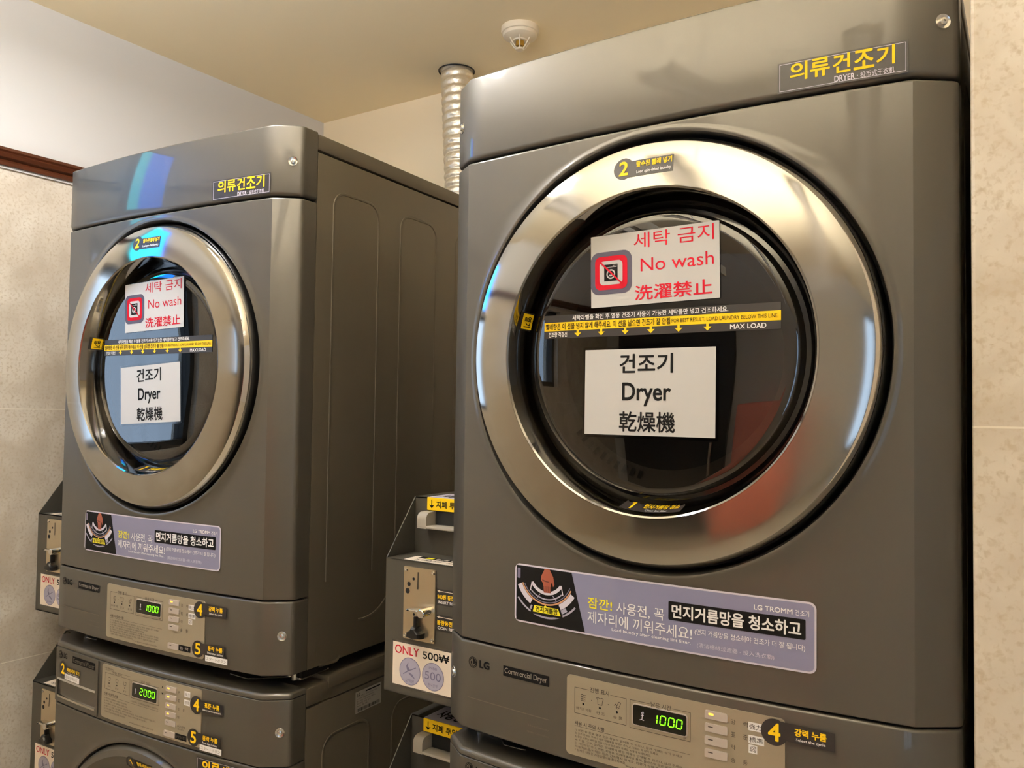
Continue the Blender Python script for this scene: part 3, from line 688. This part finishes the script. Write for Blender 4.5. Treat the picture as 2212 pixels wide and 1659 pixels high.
# ------------------------------------------------------------------ washer (under each dryer)
def make_washer():
    zb = 0.0; root = empty('washer', (0,0,0)); b = lambda mb, name, par=root, **k: mb.build(name, par, zb, **k)
    m = MB(); m.box(-B, .0815, .05, B, .762, .9330, SIDE, bev=.002); ribs(m, .868, .250); b(m, 'cabinet')
    m = MB(); m.box(-B, .0805, .9355, B, .150, .9680, SIDE, bev=.003); m.box(-B-.002, .135, .9540, B+.002, .766, .9766, SIDE, bev=.003); m.box(-B, .140, .9355, B, .762, .956, SIDE); b(m, 'top_cover')
    m = MB(); shell(m, .9612, .9712, .001, .006, PAINT); b(m, 'top_panel')
    m = MB(); shell(m, .8466, .9602, .002, .0014, PAINT); cp = b(m, 'control_panel')
    for s_ in (-1, 1): screw(cp, s_*.3285, .9055, zb)
    m = MB(); shell(m, .10, .8448, .002, .003, PAINT, hole=(.546, .2760)); b(m, 'front_panel')
    m = MB(); m.box(-B+.012, .055, .11, B-.012, .0812, .955, SLOT); b(m, 'seam_core')
    m = MB(); m.box(-B, .03, .0, B, .74, .098, DARK, bev=.004); b(m, 'plinth')
    m = MB(); m.lathe([(.2745,.075),(.2745,.012),(.272,.004),(.266,-.004),(.255,-.008),(.240,-.004),(.205,.022),(.190,.028)], PAINT, (0,0,.546), 'Y', 128); dr = b(m, 'door')
    m = MB(); m.lathe([(.190,.028),(.186,.024),(.182,.030)], CHROME, (0,0,.546), 'Y', 96); m.build('chrome_rim', dr, zb)
    m = MB(); m.lathe([(.182,.030),(.15,.045),(.08,.055),(.001,.058)], SMOKE, (0,0,.546), 'Y', 96); m.build('glass', dr, zb)
    m = MB(); m.lathe([(.185,.06),(.25,.10),(.255,.6),(.001,.62)], DRUM, (0,0,.546), 'Y', 64); b(m, 'drum')
    def D(u, v, h):
        r = math.hypot(u, v-.546); pr = [(.190,.028),(.205,.022),(.240,-.004),(.255,-.008),(.266,-.004)]; y = .028
        for (a, p), (c, q) in zip(pr[:-1], pr[1:]):
            if a <= r <= c: y = p+(q-p)*(r-a)/(c-a)
        return (u, y-.0012-h, v)
    m = MB(); m.disc(D, -.0150, .7890, .0150, 1, STB); m.rrect(D, -.005, .7775, .0480, .8000, 0, 1.5, STB, step=.004); m.text(D, '1', -.0185, .7790, -.0120, .7990, 3, YEL, .03)
    m.text(D, '빨래·세제넣기', .0035, .7905, .0455, .7980, 3, YEL, .025); m.text(D, 'Load laundry', .0040, .7815, .0420, .7860, 3, WHITE); m.build('step_sticker', dr, zb, smooth=False)
    # name sticker on the front panel
    P = on_front(.0010); m = MB(); u0, v0, u1, v1 = .1560, .8005, .2965, .8385
    m.rrect(P, u0, v0, u1, v1, 0, 1, STB); m.frame(P, u0+.0022, v0+.002, u1-.0022, v1-.002, .0006, 2, LILAC)
    for ch, a_, b_ in zip('의류세탁기', (.1705,.1930,.2175,.2400,.2640), (.1890,.2135,.2355,.2600,.2820)): m.text(P, ch, a_, .8135, b_, .8350, 3, YEL, .017)
    m.text(P, 'WASHER', .2205, .8050, .2600, .8110, 3, LILAC, .02); m.build('name_sticker', root, zb, smooth=False)
    # detergent drawer: raised front with a finger slot
    F = on_front(); m = MB(); x0, x1, z0, z1 = -.3000, -.1385, .8505, .9595; a0, a1, b0, b1 = -.2915, -.1470, .8590, .8990
    for q in ((x0,b1,x1,z1),(x0,z0,x1,b0),(x0,b0,a0,b1),(a1,b0,x1,b1)): m.rrect(F, q[0], q[1], q[2], q[3], 0, .0022, PAINT, h0=-.002, step=.02)
    dw = m.build('detergent_drawer', cp, zb)
    m = MB(); G_ = lambda u, v, h: (u, bow(u)-h, v); N = 12
    us = [a0+(a1-a0)*i/N for i in range(N+1)]
    front = [(u, bow(u)-.0026, v) for v in (b0, b1) for u in us]; mid = [(u, bow(u)-.0022, v) for v in (b0+.003, b1-.002) for u in us]
    m.add([(u, bow(u)-.0024, b0) for u in us]+[(u, bow(u)-.0032, b0+.0045) for u in us]+[(u, bow(u)+.0006, b0+.0062) for u in us], [(j*(N+1)+i, j*(N+1)+i+1, (j+1)*(N+1)+i+1, (j+1)*(N+1)+i) for j in range(2) for i in range(N)], CHROME)
    m.add([(u, bow(u)-.0024, b1) for u in us]+[(u, bow(u)-.0032, b1-.004) for u in us]+[(u, bow(u)-.0004, b1-.005) for u in us], [(j*(N+1)+i, j*(N+1)+i+1, (j+1)*(N+1)+i+1, (j+1)*(N+1)+i) for j in range(2) for i in range(N)], BEZEL)
    m.rrect(F, a0, b0, a1, b1, .002, -.0006, SLOT, h0=-.001)
    m.build('finger_slot', cp, zb)
    P = on_front(.0026); m = MB(); logo(m, P, -.2800, .9475, .0080, -.2540, .0102); m.build('maker_badge', cp, zb, smooth=False)
    m = MB(); m.rrect(P, -.2320, .9385, -.1480, .9525, .0006, 1, INKB); m.text(P, 'Commercial Washer', -.2295, .9405, -.1505, .9500, 2, FAINT); m.build('type_plate', cp, zb, smooth=False)
    m = MB(); m.disc(P, -.2690, .9200, .0150, 1, STB); m.rrect(P, -.262, .9118, -.2018, .9262, 0, 1.5, STB); m.text(P, '2', -.2750, .9105, -.2630, .9300, 3, YEL, .03)
    m.text(P, '액체 세제 넣기', -.2530, .9175, -.2045, .9250, 3, YEL, .025); m.text(P, 'Put liquid detergent', -.2500, .9128, -.2060, .9162, 3, WHITE)
    m.rrect(P, -.2610, .9005, -.2040, .9122, 0, 1.8, WHITE); m.text(P, '液体洗剤入口', -.2575, .9030, -.2075, .9095, 3, GREYT); m.build('step_sticker', cp, zb, smooth=False)
    m = MB(); m.rrect(on_front(), -.1245, .8545, .1648, .9572, .0055, .0016, FACE, h0=-.001); P = on_front(.0017)
    def fb(u0, v0, u1, v1):
        m.frame(P, u0, v0, u1, v1, .0006, 1, INKD)
    m.text(P, '*진행표시', -.1160, .9485, -.0860, .9525, 1, INKD); m.rrect(P, -.1160, .9470, -.03, .9474, 0, 1, INKD)
    fb(-.1140, .9105, -.0330, .9420); fb(-.0290, .9085, .0530, .9420)
    m.text(P, '진행 표시', -.0900, .9425, -.0600, .9470, 1, INKD); m.text(P, '남은 시간', -.0000, .9425, .0270, .9465, 1, INKD)
    for k in range(3):
        u = -.1000+k*.0255; m.disc(P, u, .9230, .0014, 1, INKB, n=12); m.stroke(P, [(u-.004,.9340),(u-.003,.9280),(u+.003,.9280),(u+.004,.9340),(u-.004,.9340)], .0007, 1, INKD)
        m.text(P, ('세 탁','헹 굼','탈 수')[k], u-.005, .9150, u+.005, .9185, 1, INKD)
    m.text(P, '사용 시 주의 사항', -.1150, .8995, -.0700, .9045, 1, INKD, .01); m.rrect(P, -.1150, .8980, .0520, .8984, 0, 1, INKD)
    m.text(P, '(사전세탁, 추가헹굼 및 선택시 시간증가)', -.0300, .9005, .0510, .9040, 1, INKD)
    tl = ['1) 세탁물은 드럼의 80% 이하로 넣어 주세요.', '2) 세탁 전 주머니 속 내용물을 꺼내 주세요.', '3) 지퍼나 단추는 잠가서 세탁하세요.', '4) 방수 천 의류, 깔개류는 세탁하지 마세요. 이상 진동의 원인이 됩니다.', '5) 운전 중에 문을 강제로 열지 마세요. 세제는 적정량을 넣어 주세요.', '* 상세한 내용은 사용설명서를 참조하세요.']
    for k, s_ in enumerate(tl):
        w = (.075,.075,.090,.160,.135,.070)[k]; v = .8945-k*.0050; m.text(P, s_, -.1145, v-.0036, -.1145+w, v, 1, INKD)
    m.text(P, 'www.lgcommerciallaundry.co.kr', -.0330, .8600, .0400, .8634, 1, INKD)
    for k, s_ in enumerate(('온','표','강','약')):
        m.text(P, s_, .1045, .9405-k*.0150, .1095, .9455-k*.0150, 1, INKD)
    m.text(P, '준', .1180, .9105, .1230, .9155, 1, INKD); m.text(P, '추가선택', .1045, .8800, .1245, .8845, 1, INKD); m.text(P, '(헹굼추가)', .1060, .8755, .1220, .8785, 1, INKD)
    m.poly(P, [(.0600,.9440),(.0640,.9440),(.0620,.9475)], 1, INKB); m.poly(P, [(.0600,.9345),(.0640,.9345),(.0620,.9310)], 1, INKB)
    for s_, u, v in (('強力',.1215,.9380),('標準',.1215,.9230)):
        m.rrect(P, u, v, u+.0150, v+.0105, 0, 1.5, WHITE); m.text(P, s_, u+.0015, v+.002, u+.0135, v+.0085, 3, GREYT)
    m.rrect(P, .1000, .8585, .1300, .8690, 0, 1, INKB); m.text(P, '동작/일시정지', .1015, .8610, .1285, .8665, 3, FAINT)
    m.build('faceplate', cp, zb, ang=25)
    m = MB(); m.rrect(on_front(), -.0258, .9115, .0488, .9398, .0035, .0030, BTN, h0=.001); m.rrect(on_front(), -.0245, .9128, .0475, .9385, .0028, .0034, LCD, h0=.001)
    P = on_front(.0036); digits(m, P, '2000', 0, .9205, .0075, .0118, (.0000,.0120,.0240,.0352)); m.stroke(P, [(-.0120,.9300),(-.0135,.9200),(-.0155,.9190)], .0010, 2, LILAC); m.stroke(P, [(-.0145,.9270),(-.0100,.9275)], .0008, 2, LILAC)
    m.build('display', cp, zb)
    for k in range(5): button(cp, zb, .0725, .9405-k*.0153, .1010, .9500-k*.0153, k < 4)
    button(cp, zb, .0700, .8588, .0994, .8690, False)
    P = on_front(.0026)
    step_sticker('step_sticker', cp, zb, P, .1540, .9290, .0160, .16, .9185, .2172, .9390, '4', '표준 누름', 'Select the standard cycle', (.1745,.9280,.2110,.9368), (.1700,.9220,.2150,.9256))
    step_sticker('step_sticker', cp, zb, P, .1485, .8705, .0155, .16, .8625, .2138, .8810, '5', '동작 누름', 'Press start button', (.1720,.8705,.2080,.8790), (.1715,.8645,.2065,.8682))
    m = MB(); m.rrect(P, .1650, .8520, .2180, .8622, 0, 1.8, WHITE); m.text(P, 'スタートボタン', .1680, .8543, .2150, .8598, 3, GREYT); m.build('start_sticker', cp, zb, smooth=False)
    # rating label on the right-hand side
    S = on_right(B+.0004); m = MB(); m.rrect(S, .2110, .8840, .2875, .9250, 0, 1, BEZEL)
    m.text(S, 'LG', .2160, .9165, .2240, .9215, 2, INKB, .02); m.rrect(S, .2400, .9190, .2840, .9215, 0, 2, INKB)
    for k in range(5): m.text(S, ('상업용 세탁기  정격전압 220V 60Hz','소비전력 2200W  세탁용량','표준 사용 수압 0.05 - 0.8MPa','제조연월  제품 질량','A/S 문의')[k], .2145, .9135-k*.0045, (.275,.265,.27,.255,.245)[k], .9165-k*.0045, 2, INKD)
    random.seed(4); u = .2150
    while u < .281:
        w = random.choice((.0006,.0012,.002)); m.rrect(S, u, .8865, min(u+w,.283), .8925, 0, 2, INKB); u += w+random.choice((.0006,.0012))
    m.build('rating_label', root, zb, smooth=False)
    return root

# ------------------------------------------------------------------ coin box
def make_coin_box():
    zb = .991; root = empty('coin_box', (0,0,zb)); b = lambda mb, name, par=root, **k: mb.build(name, par, zb, **k)
    X0, X1, Y0, YK, YE, ZL, ZD, ZH = -.517, -.3452, .090, .163, .310, .991, 1.2135, 1.311
    m = MB(); w = .0018
    prof = [(Y0,ZL),(Y0,ZD),(YK,ZH),(YE,ZH),(YE,ZL)]
    for x in (X0, X1-w):
        vs = [(x, y, z) for y, z in prof]+[(x+w, y, z) for y, z in prof]
        m.add(vs, [(0,1,2,3,4),(9,8,7,6,5)]+[(i,(i+1)%5,5+(i+1)%5,5+i) for i in range(5)], BOXP)
    m.box(X0+w, Y0, ZL, X1-w, Y0+.002, ZD, BOXP); m.box(X0+w, Y0, ZD-.002, X1-w, YK+.004, ZD, BOXP)
    m.box(X0+w, YK, ZD, X1-w, YK+.002, ZH, BOXP); m.box(X0+w, YK, ZH-.002, X1-w, YE, ZH, BOXP)
    m.box(X0+w, Y0, ZL, X1-w, YE, ZL+.002, BOXP); m.box(X0+w, YE-.002, ZL, X1-w, YE, ZH, BOXP)
    b(m, 'housing', smooth=False)
    # bill slot with its bezel
    m = MB(); m.box(-.468, YK-.0012, 1.2660, -.356, YK, 1.2880, SLOT); m.box(-.490, YK-.026, 1.2600, -.356, YK, 1.2652, BEZEL, bev=.002)
    pp = [(YK,1.2600),(YK-.026,1.2600),(YK-.026,1.2750)]+[(YK-.014-.012*cos(radians(a)), 1.2765+.011*sin(radians(a))) for a in range(0, 91, 15)]+[(YK,1.2875)]
    n = len(pp); m.add([(-.490,y,z) for y, z in pp]+[(-.470,y,z) for y, z in pp], [tuple(range(n)), tuple(range(2*n-1,n-1,-1))]+[(i,(i+1)%n,n+(i+1)%n,n+i) for i in range(n)], BEZEL)
    b(m, 'bill_slot')
    P = on_plane(YK-.004); m = MB(); m.box(-.486, YK-.0040, 1.2895, -.350, YK, 1.3118, YEL, bev=.0005)
    m.rrect(on_top(1.3119), -.486, YK-.003, -.350, YK+.06, 0, 1, LILAC); m.text(on_top(1.3119), '사용방법 지폐', -.475, YK+.012, -.36, YK+.045, 3, INKB, .02)
    u = -.4755; m.stroke(P, [(u,1.3080),(u,1.2975)], .0018, 1, INKB); m.poly(P, [(u,1.2930),(u-.006,1.2995),(u-.002,1.2982),(u+.002,1.2982),(u+.006,1.2995)], 1.5, INKB)
    m.text(P, '지폐 투입구', -.4655, 1.2945, -.400, 1.3062, 1, INKB, .018); b(m, 'bill_sticker', smooth=False)
    T = on_top(ZD); m = MB(); m.rrect(T, -.482, Y0+.004, -.352, Y0+.040, 0, 1, CREAM); m.rrect(T, -.470, Y0+.026, -.352, Y0+.040, 0, 2, INKB)
    m.rrect(T, -.455, Y0+.028, -.440, Y0+.037, 0, 3, YEL2); m.text(T, '현금을 넣어주세요', -.435, Y0+.029, -.36, Y0+.037, 3, CREAM, .02); m.text(T, '500원 동전', -.465, Y0+.010, -.36, Y0+.020, 3, INKD); b(m, 'shelf_sticker', smooth=False)
    # coin acceptor: steel plate, lever and return cup
    m = MB(); P = on_plane(Y0-.0030); m.rrect(on_plane(Y0), -.4750, 1.0855, -.4090, 1.2040, .002, .0028, ACC, h0=0.0)
    m.rrect(P, -.4456, 1.1690, -.4438, 1.1970, .0004, .3, SLOT)
    for u, v, r in ((-.4540,1.1850,.0024),(-.4638,1.1755,.0036),(-.4665,1.1640,.0046)): m.disc(P, u, v, r, .3, SLOT, n=20)
    for u in (-.4705,-.4135):
        for v in (1.0905,1.1985):
            m.lathe([(.0028,0),(.0026,-.0014),(.0008,-.0016),(0,-.0006)], SCREW, (u,Y0-.0028,v), 'Y', 16); m.disc(P, u+.0034, v-.0005, .0015, .3, SLOT, ru=.0008, n=12)
    m.disc(P, -.4520, 1.1270, .0022, .3, SLOT, n=14)
    ac = b(m, 'coin_acceptor', ang=28)
    m = MB(); m.lathe([(.0001,-.0270),(.0060,-.0270),(.0070,-.0262),(.0075,-.0240),(.0075,-.0028)], CHROME, (-.4200,Y0,1.1368), 'Y', 28)
    m.box(-.4505, Y0-.0260, 1.1372, -.4180, Y0-.0080, 1.1415, CHROME, bev=.0018); m.lathe([(.0001,-.0275),(.0012,-.0272),(.0012,-.0255)], SLOT, (-.4465,Y0,1.1393), 'Y', 12); m.build('lever', ac, zb)
    m = MB(); m.box(-.4460, Y0-.012, 1.1050, -.4405, Y0-.003, 1.1265, RUBBER, bev=.0012)
    cup = [(-.4600,1.0915),(-.4440,1.0890),(-.4290,1.0915),(-.4285,1.1000),(-.4345,1.1030),(-.4380,1.1095),(-.4480,1.1105),(-.4500,1.1050),(-.4590,1.1000)]; n = len(cup); rings = []
    for k_, h_ in ((1,-.003),(1,-.010),(.9,-.015),(.7,-.018)): rings += [(-.4445+(u+.4445)*k_, Y0+h_, 1.0985+(v-1.0985)*k_) for u, v in cup]
    m.add(rings, [tuple(range(4*n-1,3*n-1,-1))]+[(q*n+i, q*n+(i+1)%n, (q+1)*n+(i+1)%n, (q+1)*n+i) for q in range(3) for i in range(n)], RUBBER)
    m.build('return_cup', ac, zb)
    P = on_plane(Y0-.0004); m = MB()                     # guide stickers right of the plate
    for v, a_, b_ in ((1.1714,'500원 동전 투입구','INSERT 500 COIN'),(1.1299,'불량동전 반환구','COIN RETURN')):
        m.rrect(P, -.4070, v-.0225, -.3450, v+.0035, 0, 1, STB); m.stroke(P, [(-.4040,v),(-.3460,v-.0005)], .0010, 2, CREAM); m.poly(P, [(-.4062,v),(-.4010,v+.0022),(-.4010,v-.0022)], 2, CREAM)
        m.text(P, a_, -.4055, v-.0125, -.3480, v-.0050, 2, YEL, .02); m.text(P, b_, -.4040, v-.0195, -.3520, v-.0150, 2, WHITE, .01)
    b(m, 'guide_sticker', smooth=False)
    m = MB(); m.rrect(P, -.5005, 1.0035, -.3730, 1.0790, 0, .6, LAMI); m.rrect(P, -.4980, 1.0062, -.3755, 1.0762, 0, 1, CREAM)
    m.text(P, 'ONLY', -.4930, 1.0580, -.4420, 1.0715, 2, RED, .008); m.text(P, '500₩', -.4335, 1.0580, -.3800, 1.0705, 2, INKB, .012)
    for u in (-.4605, -.4120):
        v = 1.0318; m.disc(P, u, v, .0225, 2, LAV3); m.disc(P, u, v, .0214, 3, LAV2)
    u, v = -.4605, 1.0318                               # crane coin
    m.stroke(P, [(u-.0140,v-.0060),(u-.0040,v+.0000),(u+.0130,v+.0080)], .0016, 4, LAV3); m.poly(P, [(u-.005,v),(u-.008,v+.008),(u-.003,v+.015),(u-.004,v+.008),(u+.001,v+.002)], 4, LAV3)
    m.poly(P, [(u-.002,v-.001),(u+.006,v-.004),(u+.012,v-.011),(u+.005,v-.008),(u-.002,v-.004)], 4, LAV3); m.text(P, '오백원', u-.009, v-.018, u+.009, v-.0125, 4, LAV3)
    u = -.4120; m.text(P, '500', u-.0165, v-.0055, u+.0165, v+.0075, 4, LAV3, -.004); m.text(P, '1988', u-.008, v+.0115, u+.008, v+.0155, 4, LAV3); m.text(P, '한국은행', u-.0095, v-.0165, u+.0095, v-.0110, 4, LAV3)
    b(m, 'coin_notice', smooth=False)
    return root

# ------------------------------------------------------------------ placing machines
LX, LY, LR = -1.012, -.0345, radians(2.6477)
def put(o, left, dx=0.0, dz=0.0):
    z = o.location.z + dz
    if left: o.location = (LX+dx*cos(LR), LY+dx*sin(LR), z); o.rotation_euler = (0, 0, LR)
    else: o.location = (dx, 0, z)
    return o
dryer = make_dryer(); dl = copy_tree(dryer)
tag(put(dryer, 0), 'large grey dryer nearest the camera, beside the beige stone pier on the right', 'dryer', 'stacked dryers')
tag(put(dl, 1), 'grey dryer on the left, its side panel showing, in front of the foil duct', 'dryer', 'stacked dryers')
washer = make_washer(); wl = copy_tree(washer)
tag(put(washer, 0), 'grey washer under the large right dryer, only its top corner showing', 'washer', 'washers under the dryers')
tag(put(wl, 1), 'grey washer with green 2000 display under the left dryer', 'washer', 'washers under the dryers')
cb = make_coin_box()
bx = [(cb, 0, 0, 0, 'dark coin box between the two dryers, the upper one, with the full 500 won card'),
      (copy_tree(cb), 0, 0, -.3825, 'lower dark coin box between the machines, cut off at the bottom edge'),
      (copy_tree(cb), 1, -.003, 0, 'upper dark coin box by the left stone wall, half behind the left dryer'),
      (copy_tree(cb), 1, -.003, -.3850, 'lower dark coin box by the left stone wall, beside the washer drawer')]
for o, l, dx, dz, lab in bx: tag(put(o, l, dx, dz), lab, 'coin box', 'coin boxes beside the machines')

# ------------------------------------------------------------------ laminated notices on the glass
def notice_nowash():
    P = on_plane(0); m = MB(); w, h = .0885, .0480
    m.rrect(P, -w-.0010, -h-.0010, w+.0010, h+.0010, .002, 0, FILM); m.rrect(P, -w, -h, w, h, .001, 1, PAPER)
    o = -.0016, 1.6535                                   # sheet centre on the right dryer
    t = lambda s_, a, c, d, e, bo: m.text(P, s_, a-o[0], c-o[1], d-o[0], e-o[1], 2, RED, bo)
    t('세탁 금지', -.0275, 1.6790, .0800, 1.6990, -.004); t('No wash', -.0180, 1.6480, .0795, 1.6650, -.004); t('洗濯禁止', -.0262, 1.6110, .0770, 1.6300, .012)
    u, v = -.0603-o[0], 1.6508-o[1]
    for r, k, mm, l in ((.0300,.012,NAVY,2),(.0235,.008,RED,3),(.0168,.006,PAPER,4)): m.rrect(P, u-r, v-r*.95, u+r, v+r*.95, k, l, mm)
    m.rrect(P, u-.0098, v-.0112, u+.0098, v+.0112, .0005, 5, INKB); m.rrect(P, u-.0086, v+.0070, u+.0086, v+.0076, 0, 6, PAPER)
    for k in range(3): m.disc(P, u+.0035+k*.0022, v+.0092, .0007, 6, PAPER, n=8)
    m.arc(P, u, v-.0020, .0046, .0064, 0, 360, 6, PAPER); m.arc(P, u, v-.0020, .0010, .0030, 200, 330, 6, PAPER)
    m.stroke(P, [(u-.0165,v+.0160),(u+.0165,v-.0160)], .0022, 7, RED)
    return m.build('notice', smooth=False)
def notice_dryer():
    P = on_plane(0); m = MB(); w, h = .0900, .0562
    m.rrect(P, -w-.004, -h-.004, w+.004, h+.004, .003, 0, FILM); m.rrect(P, -w, -h, w, h, 0, 1, PAPER)
    t = lambda s_, a, c, d, e, bo: m.text(P, s_, a+.0077, c-1.4912, d+.0077, e-1.4912, 2, INKB, bo)
    t('건조기', -.0465, 1.5160, .0265, 1.5405, .016); t('Dryer', -.0425, 1.4735, .0240, 1.5030, .018); t('乾燥機', -.0465, 1.4400, .0300, 1.4655, .014)
    return m.build('notice', smooth=False)
def hang(o, left, u, v, rot, label, group):
    y = .0085
    if left:
        c, s = cos(LR), sin(LR); o.location = (LX+u*c-y*s, LY+u*s+y*c, v)
    else: o.location = (u, y, v)
    o.rotation_euler = (0, -rot, LR if left else 0); tag(o, label, 'notice', group)
n1 = notice_nowash(); n2 = n1.copy(); COL.objects.link(n2); n3 = notice_dryer(); n4 = n3.copy(); COL.objects.link(n4)
gn, gd = 'no wash notices on the dryer doors', 'dryer notices on the dryer doors'
hang(n1, 0, -.0016, 1.6535, radians(.9), 'laminated No wash sheet with red lettering on the large right dryer', gn)
hang(n2, 1, -.0090, 1.6605, radians(1.8), 'laminated No wash sheet with red lettering on the farther left dryer', gn)
hang(n3, 0, -.0075, 1.4912, radians(-.2), 'white laminated Dryer sheet with black lettering on the large right dryer', gd)
hang(n4, 1, -.0135, 1.4888, radians(3.0), 'white laminated Dryer sheet with black lettering on the farther left dryer', gd)

# ------------------------------------------------------------------ foil duct and smoke detector
m = MB(); pts, rad = [], []
N = 240
for i in range(N+1):
    t = i/N; z = ZC+.02 - t*.75
    lean = t*.055
    x = -1.032+lean; y = .945-.01*t
    ph = (t*.75/.0255) % 1
    pts.append((x, y, z)); rad.append(.0445+.0045*sin(pi*ph)**.8)
m.tube(pts, rad, FOIL, n=44, cap=False)
random.seed(7)                                           # crumpled foil
for i, (x, y, z) in enumerate(m.v):
    cx_, cy_ = pts[i//44][0], pts[i//44][1]; k = 1 + random.uniform(-.028, .028)
    m.v[i] = (cx_+(x-cx_)*k, cy_+(y-cy_)*k, z + random.uniform(-.0009, .0009))
t = empty('exhaust_duct', (-1.0,.94,1.75)); tag(t, 'corrugated silver foil duct rising behind the left dryer to the ceiling', 'duct')
m.build('hose', t, origin=(-1.0,.94,1.75), ang=80)
m = MB(); m.lathe([(.0500,-.001),(.0535,-.004),(.0555,-.001)], RUBBER, (-1.032,.945,ZC), 'Z', 48); m.build('ceiling_collar', t, origin=(-1.0,.94,1.75))
m = MB(); m.tube([(-.977,.935,1.76),(-.975,.90,1.72),(-.975,.772,1.70)], .046, FOIL, n=24); m.build('elbow', t, origin=(-1.0,.94,1.75))
t = empty('smoke_detector', (-.725,.815,ZC)); tag(t, 'round cream smoke detector on the ceiling above the machines', 'smoke detector')
m = MB(); m.lathe([(.0500,0),(.0505,-.010),(.0490,-.015),(.0455,-.0165),(.0455,-.020),(.0440,-.024),(.0360,-.029),(.0200,-.033),(.0185,-.036),(.0001,-.036)], PLAST, (0,0,0), 'Z', 56); m.build('base', t)
m = MB(); m.lathe([(.0115,-.036),(.0115,-.050),(.0001,-.050)], GOLD, (0,0,0), 'Z', 24); m.build('sensor', t)
m = MB()
for k in range(6):
    a = k*pi/3; m.tube([(.030*cos(a),.030*sin(a),-.030),(.024*cos(a),.024*sin(a),-.040),(.014*cos(a),.014*sin(a),-.052),(.009*cos(a),.009*sin(a),-.056)], .0018, PLAST, n=8)
m.lathe([(.0110,-.0545),(.0120,-.0570),(.0100,-.0595),(.0001,-.0600)], PLAST, (0,0,0), 'Z', 24); m.build('guard', t)
